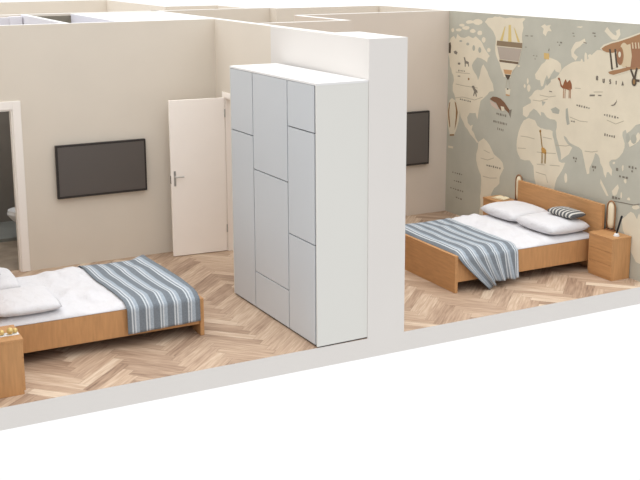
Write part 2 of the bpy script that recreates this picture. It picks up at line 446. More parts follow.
# mural artwork: (layer, colour, outline in metres along and up the wall)
MURAL=[
(1,'land',[(4.114,2.327),(4.106,2.442),(4.059,2.529),(3.985,2.561),(3.935,2.523),(3.9,2.595),(3.812,2.558),(3.716,2.55),(3.622,2.584),(3.526,2.563),(3.457,2.594),(3.339,2.533),(3.267,2.457),(3.196,2.395),(3.126,2.346),(3.179,2.255),(3.248,2.283),(3.329,2.304),(3.41,2.304),(3.489,2.236),(3.534,2.191),(3.508,2.138),(3.459,2.093),(3.41,2.05),(3.376,1.998),(3.341,2.07),(3.321,2.127),(3.301,2.196),(3.268,2.227),(3.209,2.177),(3.161,2.128),(3.136,2.075),(3.088,2.026),(3.041,1.977),(3.014,1.885),(3.104,1.863),(3.157,1.816),(3.236,1.765),(3.303,1.717),(3.323,1.659),(3.343,1.587),(3.352,1.516),(3.372,1.458),(3.403,1.496),(3.42,1.536),(3.553,1.519),(3.611,1.448),(3.595,1.379),(3.531,1.338),(3.475,1.368),(3.496,1.287),(3.446,1.251),(3.396,1.188),(3.335,1.141),(3.369,1.121),(3.455,1.179),(3.529,1.225),(3.591,1.273),(3.666,1.319),(3.73,1.397),(3.796,1.503),(3.862,1.609),(3.911,1.674),(3.98,1.782),(3.984,1.867),(3.961,1.941),(4.015,2.043),(4.069,2.131)]),
(1,'land',[(3.792,2.657),(3.809,2.641),(3.852,2.631),(3.901,2.631),(3.935,2.641),(3.935,2.657),(3.903,2.67),(3.854,2.676),(3.81,2.67)]),
(1,'land',[(3.603,2.695),(3.624,2.676),(3.68,2.663),(3.744,2.663),(3.788,2.676),(3.788,2.694),(3.746,2.71),(3.683,2.717),(3.625,2.712)]),
(1,'land',[(3.461,2.661),(3.476,2.643),(3.517,2.632),(3.565,2.632),(3.596,2.644),(3.597,2.663),(3.566,2.679),(3.519,2.685),(3.478,2.678)]),
(1,'land',[(3.31,2.643),(3.322,2.621),(3.356,2.607),(3.395,2.608),(3.42,2.625),(3.422,2.649),(3.397,2.668),(3.359,2.673),(3.324,2.664)]),
(1,'land',[(3.723,2.729),(3.74,2.715),(3.782,2.706),(3.83,2.706),(3.864,2.715),(3.864,2.729),(3.833,2.742),(3.783,2.746),(3.741,2.742)]),
(1,'land',[(3.512,2.781),(3.534,2.763),(3.588,2.751),(3.652,2.751),(3.695,2.763),(3.696,2.781),(3.655,2.798),(3.591,2.804),(3.535,2.798)]),
(1,'land',[(3.305,2.791),(3.331,2.764),(3.398,2.747),(3.475,2.747),(3.528,2.766),(3.529,2.794),(3.479,2.818),(3.401,2.826),(3.333,2.816)]),
(1,'land',[(3.226,2.555),(3.236,2.528),(3.261,2.512),(3.293,2.514),(3.313,2.535),(3.315,2.563),(3.296,2.585),(3.265,2.592),(3.238,2.579)]),
(1,'land',[(3.108,2.428),(3.117,2.41),(3.143,2.399),(3.174,2.4),(3.194,2.412),(3.195,2.432),(3.176,2.446),(3.146,2.452),(3.119,2.445)]),
(1,'land',[(3.394,2.462),(3.406,2.444),(3.441,2.432),(3.48,2.433),(3.506,2.445),(3.507,2.464),(3.482,2.48),(3.443,2.485),(3.408,2.479)]),
(1,'land',[(3.974,2.647),(3.982,2.628),(4.005,2.617),(4.032,2.619),(4.05,2.633),(4.051,2.652),(4.034,2.668),(4.007,2.672),(3.984,2.664)]),
(2,'sea2',[(3.464,2.429),(3.473,2.4),(3.496,2.387),(3.519,2.397),(3.53,2.425),(3.521,2.455),(3.499,2.468),(3.475,2.458)]),
(2,'sea2',[(3.603,2.475),(3.613,2.46),(3.64,2.452),(3.667,2.456),(3.679,2.47),(3.668,2.485),(3.642,2.493),(3.614,2.489)]),
(2,'sea2',[(3.322,2.412),(3.331,2.383),(3.354,2.37),(3.38,2.38),(3.391,2.408),(3.382,2.437),(3.359,2.451),(3.333,2.44)]),
(2,'sea2',[(3.774,2.505),(3.784,2.494),(3.81,2.489),(3.836,2.491),(3.847,2.501),(3.837,2.511),(3.811,2.517),(3.786,2.514)]),
(1,'land',[(3.335,1.141),(3.278,1.177),(3.21,1.208),(3.139,1.184),(3.076,1.139),(3.022,1.092),(2.965,1.032),(2.859,0.993),(2.772,0.94),(2.747,0.869),(2.794,0.799),(2.825,0.738),(2.831,0.647),(2.941,0.563),(2.993,0.484),(3.021,0.414),(3.088,0.324),(3.142,0.227),(3.183,0.119),(3.249,0.018),(3.269,0.186),(3.251,0.333),(3.246,0.449),(3.256,0.688),(3.306,0.75),(3.344,0.806),(3.373,0.88),(3.372,0.965),(3.343,1.055)]),
(1,'land',[(3.259,2.793),(3.194,2.85),(3.083,2.862),(2.931,2.884),(2.759,2.869),(2.612,2.876),(2.488,2.876),(2.386,2.874),(2.444,2.834),(2.419,2.759),(2.446,2.681),(2.43,2.579),(2.465,2.475),(2.502,2.382),(2.559,2.287),(2.638,2.175),(2.654,2.096),(2.804,2.094),(2.876,2.206),(2.947,2.307),(3.008,2.436),(3.002,2.542),(3.04,2.645),(3.121,2.72)]),
(1,'land',[(2.28,2.092),(2.284,2.068),(2.295,2.053),(2.309,2.056),(2.32,2.075),(2.321,2.102),(2.313,2.122),(2.299,2.129),(2.287,2.117)]),
(1,'land',[(2.241,2.007),(2.248,1.973),(2.267,1.953),(2.29,1.957),(2.307,1.982),(2.308,2.017),(2.295,2.045),(2.272,2.054),(2.251,2.038)]),
(1,'land',[(2.337,2.023),(2.342,2.005),(2.353,1.996),(2.367,1.997),(2.377,2.009),(2.378,2.027),(2.37,2.042),(2.355,2.046),(2.343,2.038)]),
(1,'land',[(2.464,2.269),(2.471,2.258),(2.49,2.251),(2.51,2.251),(2.524,2.258),(2.524,2.269),(2.512,2.278),(2.491,2.281),(2.472,2.278)]),
(1,'land',[(2.354,1.578),(2.253,1.617),(2.131,1.607),(2.068,1.539),(1.968,1.521),(1.831,1.527),(1.773,1.516),(1.77,1.454),(1.725,1.359),(1.676,1.24),(1.636,1.157),(1.578,1.145),(1.512,1.159),(1.555,1.07),(1.607,0.998),(1.66,0.936),(1.683,0.856),(1.707,0.762),(1.777,0.644),(1.851,0.577),(1.951,0.569),(2.018,0.688),(2.064,0.784),(2.098,0.857),(2.112,0.933),(2.127,1.009),(2.202,1.07),(2.304,1.052),(2.388,1.058),(2.454,1.114),(2.477,1.164),(2.485,1.229),(2.476,1.324),(2.449,1.42),(2.412,1.505)]),
(1,'land',[(1.463,0.973),(1.467,0.932),(1.483,0.907),(1.503,0.911),(1.519,0.941),(1.521,0.983),(1.511,1.019),(1.491,1.029),(1.472,1.011)]),
(1,'land',[(1.942,2.401),(1.886,2.424),(1.81,2.411),(1.733,2.393),(1.674,2.361),(1.652,2.302),(1.687,2.25),(1.762,2.261),(1.783,2.29),(1.836,2.223),(1.889,2.156),(1.931,2.202),(1.966,2.136),(1.999,2.057),(2.038,2.047),(2.055,2.127),(2.102,2.122),(2.143,2.131),(2.166,2.193),(2.109,2.249),(2.035,2.331)]),
(1,'land',[(2.383,1.738),(2.378,1.641),(2.295,1.618),(2.256,1.656),(2.238,1.691),(2.159,1.746),(2.099,1.734),(2.036,1.684),(2.006,1.676),(2.019,1.725),(1.96,1.719),(1.898,1.677),(1.839,1.659),(1.744,1.659),(1.705,1.639),(1.716,1.524),(1.692,1.439),(1.626,1.31),(1.599,1.176),(1.527,1.22),(1.456,1.275),(1.398,1.365),(1.483,1.396),(1.542,1.449),(1.564,1.488),(1.515,1.478),(1.447,1.42),(1.373,1.4),(1.281,1.383),(1.225,1.361),(1.204,1.304),(1.183,1.258),(1.15,1.165),(1.118,1.085),(1.074,1.093),(1.071,1.167),(1.04,1.233),(1.009,1.287),(0.989,1.363),(0.944,1.345),(0.907,1.316),(0.894,1.258),(0.849,1.205),(0.827,1.137),(0.79,1.095),(0.778,1.169),(0.745,1.176),(0.692,1.137),(0.688,1.21),(0.735,1.261),(0.747,1.3),(0.706,1.325),(0.641,1.342),(0.586,1.374),(0.534,1.447),(0.512,1.509),(0.511,1.556),(0.549,1.632),(0.552,1.678),(0.506,1.707),(0.487,1.674),(0.441,1.705),(0.382,1.753),(0.292,1.805),(0.122,1.962),(0.194,2.857),(0.37,2.781),(0.521,2.727),(0.675,2.672),(0.801,2.619),(0.899,2.6),(0.998,2.582),(1.048,2.577),(1.098,2.539),(1.163,2.486),(1.229,2.434),(1.334,2.426),(1.475,2.396),(1.546,2.36),(1.598,2.331),(1.652,2.289),(1.704,2.223),(1.757,2.182),(1.85,2.147),(1.924,2.102),(1.978,2.022),(2.035,2.003),(2.153,1.978),(2.21,1.92),(2.268,1.882),(2.227,1.854),(2.224,1.816),(2.304,1.78)]),
(2,'sea2',[(1.828,1.786),(1.735,1.823),(1.658,1.795),(1.673,1.743),(1.786,1.742)]),
(2,'sea2',[(1.547,1.821),(1.512,1.838),(1.491,1.742),(1.463,1.646),(1.509,1.627),(1.54,1.71)]),
(2,'sea2',[(1.947,2.138),(1.851,2.172),(1.849,2.122),(1.922,2.065)]),
(2,'sea2',[(2.008,1.866),(1.93,1.863),(1.985,1.805)]),
(1,'land',[(1.264,2.701),(1.36,2.66),(1.453,2.608),(1.498,2.544),(1.485,2.468),(1.404,2.419),(1.374,2.471),(1.441,2.508),(1.44,2.526),(1.415,2.562),(1.334,2.606),(1.24,2.645)]),
(1,'land',[(0.934,2.805),(0.879,2.76),(0.804,2.716),(0.716,2.709),(0.67,2.781),(0.691,2.84),(0.747,2.816),(0.73,2.787),(0.74,2.765),(0.784,2.772),(0.845,2.81),(0.896,2.851)]),
(1,'land',[(2.083,2.801),(2.007,2.83),(1.967,2.808),(1.892,2.83),(1.908,2.787),(1.868,2.752),(1.944,2.747),(1.979,2.684),(2.04,2.717),(2.023,2.768)]),
(1,'land',[(1.203,2.472),(1.206,2.426),(1.221,2.4),(1.241,2.407),(1.256,2.444),(1.259,2.492),(1.249,2.53),(1.231,2.539),(1.213,2.517)]),
(1,'land',[(1.27,2.407),(1.275,2.376),(1.289,2.359),(1.307,2.362),(1.32,2.387),(1.323,2.419),(1.313,2.445),(1.295,2.452),(1.279,2.437)]),
(1,'land',[(1.308,2.83),(1.319,2.824),(1.351,2.819),(1.387,2.818),(1.41,2.821),(1.411,2.828),(1.388,2.835),(1.352,2.837),(1.32,2.836)]),
(1,'land',[(1.129,2.501),(1.136,2.485),(1.156,2.476),(1.179,2.476),(1.195,2.488),(1.196,2.504),(1.182,2.518),(1.159,2.522),(1.138,2.516)]),
(1,'land',[(0.878,1.067),(0.834,1.015),(0.781,0.965),(0.725,0.892),(0.766,0.889),(0.831,0.955),(0.878,1.019)]),
(1,'land',[(0.679,0.961),(0.633,1.011),(0.587,1.062),(0.568,1.018),(0.587,0.943),(0.625,0.912),(0.659,0.916)]),
(1,'land',[(0.504,1.266),(0.506,1.241),(0.515,1.226),(0.526,1.229),(0.534,1.247),(0.536,1.272),(0.531,1.292),(0.521,1.299),(0.51,1.288)]),
(1,'land',[(0.447,1.123),(0.45,1.104),(0.463,1.092),(0.478,1.093),(0.489,1.105),(0.491,1.124),(0.482,1.141),(0.467,1.147),(0.454,1.14)]),
(1,'land',[(0.647,1.299),(0.652,1.288),(0.665,1.28),(0.681,1.279),(0.692,1.286),(0.692,1.297),(0.683,1.308),(0.668,1.313),(0.654,1.309)]),
(1,'land',[(0.505,0.948),(0.506,0.924),(0.515,0.909),(0.526,0.912),(0.535,0.928),(0.536,0.953),(0.531,0.972),(0.521,0.979),(0.511,0.969)]),
(1,'land',[(0.587,0.836),(0.605,0.824),(0.653,0.81),(0.709,0.8),(0.746,0.799),(0.747,0.806),(0.711,0.821),(0.655,0.833),(0.606,0.839)]),
(1,'land',[(0.218,0.864),(0.232,0.843),(0.268,0.827),(0.31,0.821),(0.338,0.83),(0.34,0.849),(0.314,0.869),(0.272,0.88),(0.234,0.879)]),
(1,'land',[(0.374,0.926),(0.379,0.914),(0.392,0.905),(0.409,0.904),(0.42,0.911),(0.42,0.923),(0.411,0.934),(0.394,0.939),(0.381,0.936)]),
(1,'land',[(0.429,1.522),(0.366,1.557),(0.301,1.606),(0.254,1.672),(0.312,1.712),(0.351,1.654),(0.404,1.615),(0.463,1.584)]),
(1,'land',[(0.492,0.664),(0.43,0.713),(0.4,0.744),(0.355,0.783),(0.307,0.775),(0.254,0.716),(0.228,0.792),(0.143,0.706),(0.04,0.567),(0.01,0.2),(0.151,0.211),(0.231,0.214),(0.283,0.272),(0.323,0.37),(0.394,0.459),(0.466,0.539)]),
(2,'sea2',[(0.326,1.63),(0.336,1.587),(0.367,1.566),(0.402,1.577),(0.419,1.616),(0.409,1.658),(0.376,1.679),(0.343,1.668)]),
(2,'sea2',[(0.436,1.625),(0.441,1.583),(0.463,1.562),(0.486,1.576),(0.498,1.615),(0.493,1.658),(0.472,1.677),(0.448,1.663)]),
(2,'line',[(3.917,2.055),(3.769,2.055),(3.576,2.065),(3.576,2.073),(3.769,2.063),(3.917,2.063)]),
(2,'line',[(3.91,1.885),(3.689,1.88),(3.38,1.883),(3.38,1.891),(3.689,1.888),(3.91,1.893)]),
(2,'line',[(3.926,1.684),(3.731,1.72),(3.443,1.711),(3.258,1.772),(3.26,1.78),(3.443,1.719),(3.731,1.728),(3.928,1.692)]),
(2,'line',[(2.405,1.357),(2.26,1.365),(2.118,1.36),(2.118,1.368),(2.26,1.373),(2.405,1.365)]),
(2,'line',[(2.458,1.19),(2.293,1.209),(2.293,1.217),(2.458,1.198)]),
(2,'line',[(1.961,1.408),(1.785,1.409),(1.785,1.417),(1.961,1.416)]),
(2,'line',[(2.068,1.199),(1.851,1.22),(1.698,1.238),(1.698,1.246),(1.851,1.228),(2.068,1.207)]),
(2,'line',[(2.073,0.937),(1.876,0.932),(1.833,0.839),(1.825,0.843),(1.872,0.94),(2.073,0.945)]),
(2,'line',[(1.804,1.073),(1.613,1.094),(1.613,1.102),(1.804,1.081)]),
(2,'line',[(2.059,1.043),(1.901,1.058),(1.901,1.066),(2.059,1.051)]),
(2,'line',[(3.203,1.045),(3.064,1.025),(3.062,1.033),(3.201,1.053)]),
(2,'line',[(3.267,0.922),(3.104,0.921),(2.969,0.972),(2.971,0.98),(3.106,0.929),(3.267,0.93)]),
(2,'line',[(3.209,0.678),(3.048,0.679),(2.89,0.708),(2.892,0.716),(3.048,0.687),(3.209,0.686)]),
(2,'line',[(1.705,1.344),(1.517,1.361),(1.426,1.388),(1.428,1.396),(1.519,1.369),(1.705,1.352)]),
(2,'line',[(1.401,2.09),(1.294,2.096),(1.294,2.104),(1.401,2.098)]),
(2,'line',[(1.065,2.078),(1.014,2.084),(0.913,2.095),(0.913,2.103),(1.014,2.092),(1.065,2.086)]),
(2,'line',[(0.823,1.777),(0.672,1.75),(0.544,1.801),(0.546,1.809),(0.672,1.758),(0.821,1.785)]),
(2,'line',[(1.469,1.729),(1.285,1.703),(1.144,1.71),(1.144,1.718),(1.285,1.711),(1.467,1.737)]),
(2,'line',[(1.173,1.353),(1.048,1.361),(0.947,1.389),(0.949,1.397),(1.05,1.369),(1.173,1.361)]),
(2,'line',[(2.186,1.854),(2.046,1.857),(1.892,1.901),(1.894,1.909),(2.048,1.865),(2.186,1.862)]),
(2,'line',[(2.052,1.934),(1.876,1.928),(1.743,1.955),(1.745,1.963),(1.876,1.936),(2.052,1.942)]),
(3,'ink2',[(2.941,1.58),(2.913,1.578),(2.911,1.602),(2.939,1.604)]),
(3,'ink2',[(2.902,1.576),(2.885,1.575),(2.883,1.603),(2.9,1.604)]),
(3,'ink2',[(2.864,1.574),(2.838,1.573),(2.836,1.603),(2.862,1.604)]),
(3,'ink2',[(2.825,1.572),(2.809,1.571),(2.807,1.603),(2.823,1.604)]),
(3,'ink2',[(2.786,1.574),(2.766,1.573),(2.764,1.599),(2.784,1.6)]),
(3,'ink2',[(2.748,1.569),(2.727,1.568),(2.725,1.602),(2.746,1.603)]),
(3,'ink2',[(3.002,1.464),(2.976,1.464),(2.976,1.492),(3.002,1.492)]),
(3,'ink2',[(2.966,1.464),(2.95,1.464),(2.95,1.492),(2.966,1.492)]),
(3,'ink2',[(2.93,1.463),(2.914,1.463),(2.914,1.491),(2.93,1.491)]),
(3,'ink2',[(2.894,1.462),(2.876,1.462),(2.876,1.492),(2.894,1.492)]),
(3,'ink2',[(2.858,1.459),(2.838,1.459),(2.838,1.493),(2.858,1.493)]),
(3,'ink2',[(2.822,1.462),(2.802,1.462),(2.802,1.49),(2.822,1.49)]),
(3,'ink2',[(2.788,1.46),(2.765,1.46),(2.765,1.49),(2.788,1.49)]),
(3,'ink2',[(2.752,1.46),(2.738,1.46),(2.738,1.49),(2.752,1.49)]),
(3,'ink2',[(2.718,1.46),(2.704,1.459),(2.702,1.489),(2.716,1.49)]),
(3,'ink2',[(2.908,1.373),(2.892,1.373),(2.892,1.405),(2.908,1.405)]),
(3,'ink2',[(2.869,1.374),(2.85,1.373),(2.848,1.401),(2.867,1.402)]),
(3,'ink2',[(2.832,1.372),(2.815,1.37),(2.811,1.4),(2.828,1.402)]),
(3,'ink2',[(2.791,1.369),(2.776,1.369),(2.776,1.399),(2.791,1.399)]),
(3,'ink2',[(3.797,1.678),(3.765,1.678),(3.765,1.696),(3.797,1.696)]),
(3,'ink2',[(3.75,1.674),(3.73,1.674),(3.73,1.698),(3.75,1.698)]),
(3,'ink2',[(3.704,1.676),(3.671,1.676),(3.671,1.692),(3.704,1.692)]),
(3,'ink2',[(3.658,1.674),(3.64,1.673),(3.638,1.693),(3.656,1.694)]),
(3,'ink2',[(3.612,1.671),(3.588,1.67),(3.586,1.694),(3.61,1.695)]),
(3,'ink2',[(3.565,1.672),(3.534,1.671),(3.534,1.691),(3.565,1.692)]),
(3,'ink2',[(3.851,2.073),(3.831,2.075),(3.833,2.099),(3.853,2.097)]),
(3,'ink2',[(3.816,2.078),(3.801,2.079),(3.803,2.097),(3.818,2.096)]),
(3,'ink2',[(3.782,2.079),(3.766,2.08),(3.768,2.098),(3.784,2.097)]),
(3,'ink2',[(3.748,2.078),(3.734,2.079),(3.736,2.101),(3.75,2.1)]),
(3,'ink2',[(3.715,2.082),(3.694,2.083),(3.694,2.099),(3.715,2.098)]),
(3,'ink2',[(3.861,1.999),(3.836,2),(3.836,2.016),(3.861,2.015)]),
(3,'ink2',[(3.823,1.998),(3.804,1.999),(3.806,2.019),(3.825,2.018)]),
(3,'ink2',[(3.129,0.841),(3.098,0.842),(3.098,0.86),(3.129,0.859)]),
(3,'ink2',[(3.08,0.84),(3.048,0.841),(3.048,0.863),(3.08,0.862)]),
(3,'ink2',[(3.032,0.843),(3.009,0.844),(3.009,0.862),(3.032,0.861)]),
(3,'ink2',[(2.983,0.84),(2.957,0.84),(2.957,0.87),(2.983,0.87)]),
(3,'ink2',[(2.934,0.846),(2.904,0.846),(2.904,0.866),(2.934,0.866)]),
(3,'ink2',[(2.886,0.845),(2.868,0.845),(2.868,0.869),(2.886,0.869)]),
(3,'ink2',[(2.839,0.846),(2.813,0.846),(2.813,0.87),(2.839,0.87)]),
(3,'ink2',[(1.356,1.885),(1.326,1.883),(1.324,1.899),(1.354,1.901)]),
(3,'ink2',[(1.313,1.879),(1.287,1.877),(1.285,1.901),(1.311,1.903)]),
(3,'ink2',[(1.269,1.876),(1.25,1.875),(1.248,1.899),(1.267,1.9)]),
(3,'ink2',[(1.225,1.873),(1.202,1.873),(1.202,1.899),(1.225,1.899)]),
(3,'ink2',[(1.183,1.877),(1.159,1.876),(1.159,1.892),(1.183,1.893)]),
(3,'ink2',[(1.14,1.875),(1.123,1.874),(1.123,1.89),(1.14,1.891)]),
(3,'ink2',[(0.871,1.828),(0.848,1.827),(0.848,1.845),(0.871,1.846)]),
(3,'ink2',[(0.829,1.823),(0.81,1.823),(0.81,1.849),(0.829,1.849)]),
(3,'ink2',[(0.785,1.821),(0.767,1.821),(0.767,1.849),(0.785,1.849)]),
(3,'ink2',[(0.743,1.821),(0.725,1.821),(0.725,1.845),(0.743,1.845)]),
(3,'ink2',[(0.701,1.818),(0.675,1.817),(0.673,1.845),(0.699,1.846)]),
(3,'ink2',[(0.657,1.823),(0.633,1.822),(0.633,1.838),(0.657,1.839)]),
(3,'ink2',[(0.848,1.589),(0.829,1.589),(0.829,1.621),(0.848,1.621)]),
(3,'ink2',[(0.81,1.591),(0.791,1.59),(0.789,1.618),(0.808,1.619)]),
(3,'ink2',[(0.771,1.594),(0.747,1.594),(0.747,1.614),(0.771,1.614)]),
(3,'ink2',[(0.731,1.593),(0.71,1.593),(0.71,1.615),(0.731,1.615)]),
(3,'ink2',[(0.693,1.59),(0.673,1.59),(0.673,1.618),(0.693,1.618)]),
(3,'ink2',[(1.441,1.679),(1.412,1.68),(1.412,1.694),(1.441,1.693)]),
(3,'ink2',[(1.396,1.677),(1.373,1.678),(1.373,1.698),(1.396,1.697)]),
(3,'ink2',[(1.13,2.025),(1.041,2.035),(1.043,2.055),(1.132,2.045)]),
(3,'ink2',[(0.985,2.044),(0.929,2.049),(0.931,2.063),(0.987,2.058)]),
(3,'ink2',[(2.381,2.657),(2.321,2.659),(2.321,2.669),(2.381,2.667)]),
(3,'ink2',[(2.275,2.661),(2.228,2.663),(2.228,2.673),(2.275,2.671)]),
(3,'ink2',[(2.38,2.515),(2.345,2.516),(2.345,2.524),(2.38,2.523)]),
(3,'ink2',[(2.212,2.419),(2.185,2.419),(2.185,2.427),(2.212,2.427)]),
(3,'ink2',[(2.152,2.419),(2.126,2.419),(2.126,2.427),(2.152,2.427)]),
(3,'ink2',[(2.181,2.38),(2.156,2.38),(2.156,2.388),(2.181,2.388)]),
(3,'ink2',[(1.487,2.743),(1.452,2.743),(1.452,2.753),(1.487,2.753)]),
(3,'ink2',[(1.472,2.71),(1.438,2.711),(1.438,2.719),(1.472,2.718)]),
(3,'ink2',[(1.136,2.764),(1.081,2.764),(1.081,2.776),(1.136,2.776)]),
(3,'ink2',[(1.104,2.73),(1.074,2.731),(1.074,2.743),(1.104,2.742)]),
(3,'ink2',[(1.76,2.618),(1.733,2.618),(1.733,2.628),(1.76,2.628)]),
(3,'ink2',[(1.704,2.615),(1.665,2.614),(1.665,2.63),(1.704,2.631)]),
(3,'ink2',[(1.723,2.583),(1.7,2.583),(1.7,2.595),(1.723,2.595)]),
(3,'ink2',[(1.375,1.231),(1.346,1.23),(1.346,1.254),(1.375,1.255)]),
(3,'ink2',[(1.33,1.23),(1.306,1.229),(1.304,1.253),(1.328,1.254)]),
(3,'ink2',[(1.337,1.196),(1.314,1.195),(1.314,1.215),(1.337,1.216)]),
(3,'ink2',[(1.032,1.178),(1.001,1.179),(1.001,1.205),(1.032,1.204)]),
(3,'ink2',[(0.989,1.178),(0.961,1.178),(0.961,1.206),(0.989,1.206)]),
(3,'ink2',[(1.01,1.139),(0.994,1.14),(0.996,1.164),(1.012,1.163)]),
(3,'ink2',[(0.627,1.213),(0.591,1.213),(0.591,1.249),(0.627,1.249)]),
(3,'ink2',[(0.428,1.283),(0.399,1.283),(0.399,1.307),(0.428,1.307)]),
(3,'ink2',[(0.377,1.28),(0.351,1.28),(0.351,1.31),(0.377,1.31)]),
(3,'ink2',[(0.327,1.286),(0.302,1.286),(0.302,1.304),(0.327,1.304)]),
(3,'ink2',[(0.379,1.239),(0.357,1.239),(0.357,1.263),(0.379,1.263)]),
(3,'ink2',[(0.571,1.147),(0.543,1.148),(0.543,1.17),(0.571,1.169)]),
(3,'ink2',[(0.517,1.149),(0.48,1.15),(0.48,1.17),(0.517,1.169)]),
(3,'ink2',[(0.463,1.147),(0.43,1.148),(0.43,1.174),(0.463,1.173)]),
(3,'ink2',[(0.667,0.873),(0.631,0.876),(0.633,0.908),(0.669,0.905)]),
(3,'ink2',[(0.618,0.877),(0.582,0.878),(0.582,0.908),(0.618,0.907)]),
(3,'ink2',[(0.569,0.884),(0.536,0.885),(0.536,0.905),(0.569,0.904)]),
(3,'ink2',[(3.942,0.598),(3.918,0.598),(3.918,0.618),(3.942,0.618)]),
(3,'ink2',[(3.886,0.602),(3.854,0.602),(3.854,0.616),(3.886,0.616)]),
(3,'ink2',[(3.832,0.6),(3.801,0.6),(3.801,0.62),(3.832,0.62)]),
(3,'ink2',[(3.777,0.601),(3.746,0.601),(3.746,0.623),(3.777,0.623)]),
(3,'ink2',[(3.722,0.605),(3.7,0.605),(3.7,0.621),(3.722,0.621)]),
(3,'ink2',[(3.901,0.484),(3.873,0.485),(3.873,0.499),(3.901,0.498)]),
(3,'ink2',[(3.851,0.485),(3.819,0.486),(3.819,0.502),(3.851,0.501)]),
(3,'ink2',[(3.8,0.483),(3.768,0.484),(3.768,0.506),(3.8,0.505)]),
(3,'ink2',[(3.75,0.487),(3.715,0.488),(3.715,0.506),(3.75,0.505)]),
(3,'ink2',[(3.985,0.361),(3.958,0.361),(3.958,0.381),(3.985,0.381)]),
(3,'ink2',[(3.924,0.364),(3.889,0.364),(3.889,0.378),(3.924,0.378)]),
(3,'ink2',[(3.865,0.362),(3.836,0.362),(3.836,0.38),(3.865,0.38)]),
(3,'ink2',[(3.807,0.359),(3.774,0.359),(3.774,0.383),(3.807,0.383)]),
(3,'ink2',[(3.749,0.364),(3.712,0.364),(3.712,0.38),(3.749,0.38)]),
(3,'ink2',[(3.69,0.36),(3.666,0.36),(3.666,0.384),(3.69,0.384)]),
(3,'ink2',[(3.841,0.248),(3.806,0.246),(3.804,0.266),(3.839,0.268)]),
(3,'ink2',[(3.786,0.248),(3.756,0.248),(3.756,0.262),(3.786,0.262)]),
(3,'ink2',[(3.732,0.242),(3.694,0.241),(3.694,0.265),(3.732,0.266)]),
(3,'ink2',[(1.282,2.647),(1.225,2.64),(1.223,2.65),(1.28,2.657)]),
(3,'ink2',[(1.87,2),(1.816,1.998),(1.816,2.01),(1.87,2.012)]),
(3,'ink2',[(0.67,0.837),(0.506,0.853),(0.313,0.863),(0.22,0.893),(0.224,0.903),(0.315,0.873),(0.506,0.863),(0.67,0.847)]),
(3,'ink',[(1.019,2.226),(1.022,2.271),(1.038,2.269),(1.035,2.224)]),
(3,'ink',[(1.03,2.262),(1.014,2.262),(1.014,2.261),(1.014,2.257),(1.029,2.256),(1.027,2.24),(1.006,2.243),(0.998,2.261),(1.008,2.278),(1.03,2.278)]),
(3,'ink',[(1.024,2.244),(1.009,2.223),(0.995,2.233),(1.01,2.254)]),
(3,'ink',[(0.926,2.252),(0.924,2.219),(0.913,2.203),(0.892,2.205),(0.886,2.223),(0.888,2.257),(0.904,2.255),(0.902,2.223),(0.904,2.217),(0.905,2.217),(0.908,2.223),(0.91,2.254)]),
(3,'ink',[(0.784,2.257),(0.797,2.26),(0.815,2.252),(0.812,2.231),(0.793,2.221),(0.794,2.218),(0.796,2.217),(0.806,2.22),(0.81,2.204),(0.794,2.201),(0.778,2.212),(0.781,2.233),(0.8,2.243),(0.801,2.242),(0.795,2.244),(0.79,2.241)]),
(3,'ink',[(0.708,2.25),(0.705,2.208),(0.689,2.21),(0.692,2.252)]),
(3,'ink',[(0.596,2.204),(0.594,2.243),(0.588,2.206),(0.572,2.212),(0.596,2.259),(0.612,2.208)]),
(3,'ink',[(0.598,2.214),(0.586,2.215),(0.588,2.231),(0.6,2.23)]),
(3,'cream',[(2.713,2.794),(2.628,2.773),(2.54,2.714),(2.474,2.641),(2.434,2.579),(2.436,2.502),(2.471,2.384),(2.508,2.29),(2.617,2.191),(2.645,2.129),(2.774,2.124),(2.809,2.186),(2.891,2.285),(2.95,2.387),(2.981,2.477),(2.976,2.557),(2.931,2.652),(2.859,2.735),(2.797,2.778)]),
(4,'yellow',[(2.733,2.781),(2.685,2.783),(2.658,2.565),(2.733,2.566)]),
(4,'yellow',[(2.817,2.75),(2.796,2.764),(2.85,2.565),(2.909,2.568)]),
(4,'yellow',[(2.626,2.761),(2.594,2.736),(2.481,2.57),(2.532,2.573)]),
(4,'taupe',[(2.972,2.563),(2.437,2.566),(2.438,2.499),(2.978,2.496)]),
(4,'mauve',[(2.964,2.486),(2.446,2.489),(2.499,2.324),(2.903,2.324)]),
(4,'taupe2',[(2.912,2.316),(2.502,2.317),(2.509,2.288),(2.902,2.287)]),
(4,'tan',[(2.815,2.195),(2.629,2.199),(2.651,2.141),(2.785,2.138)]),
(4,'ink3',[(2.785,2.132),(2.652,2.135),(2.7,2.07),(2.726,2.07)]),
(3,'cream',[(2.763,1.952),(2.651,1.948),(2.663,1.859),(2.745,1.861)]),
(4,'tan',[(2.751,1.874),(2.66,1.873),(2.663,1.854),(2.745,1.855)]),
(4,'ink3',[(2.689,1.947),(2.696,1.94),(2.71,1.935),(2.726,1.936),(2.732,1.942),(2.726,1.949),(2.712,1.953),(2.696,1.952)]),
(3,'line',[(2.734,2.071),(2.757,1.954),(2.751,1.952),(2.728,2.069)]),
(3,'line',[(2.699,2.069),(2.661,1.949),(2.655,1.951),(2.693,2.071)]),
(3,'cream',[(3.994,1.68),(3.901,1.654),(3.823,1.57),(3.795,1.488),(3.815,1.371),(3.861,1.25),(3.919,1.155),(4.032,1.133),(4.061,1.222),(4.097,1.348),(4.108,1.449),(4.086,1.553),(4.051,1.644)]),
(4,'tan2',[(4.06,1.6),(4.035,1.625),(4.056,1.471),(4.022,1.271),(4.036,1.24),(4.077,1.38),(4.086,1.481)]),
(4,'tan2',[(3.926,1.644),(3.888,1.621),(3.84,1.497),(3.873,1.32),(3.91,1.229),(3.891,1.404),(3.889,1.52)]),
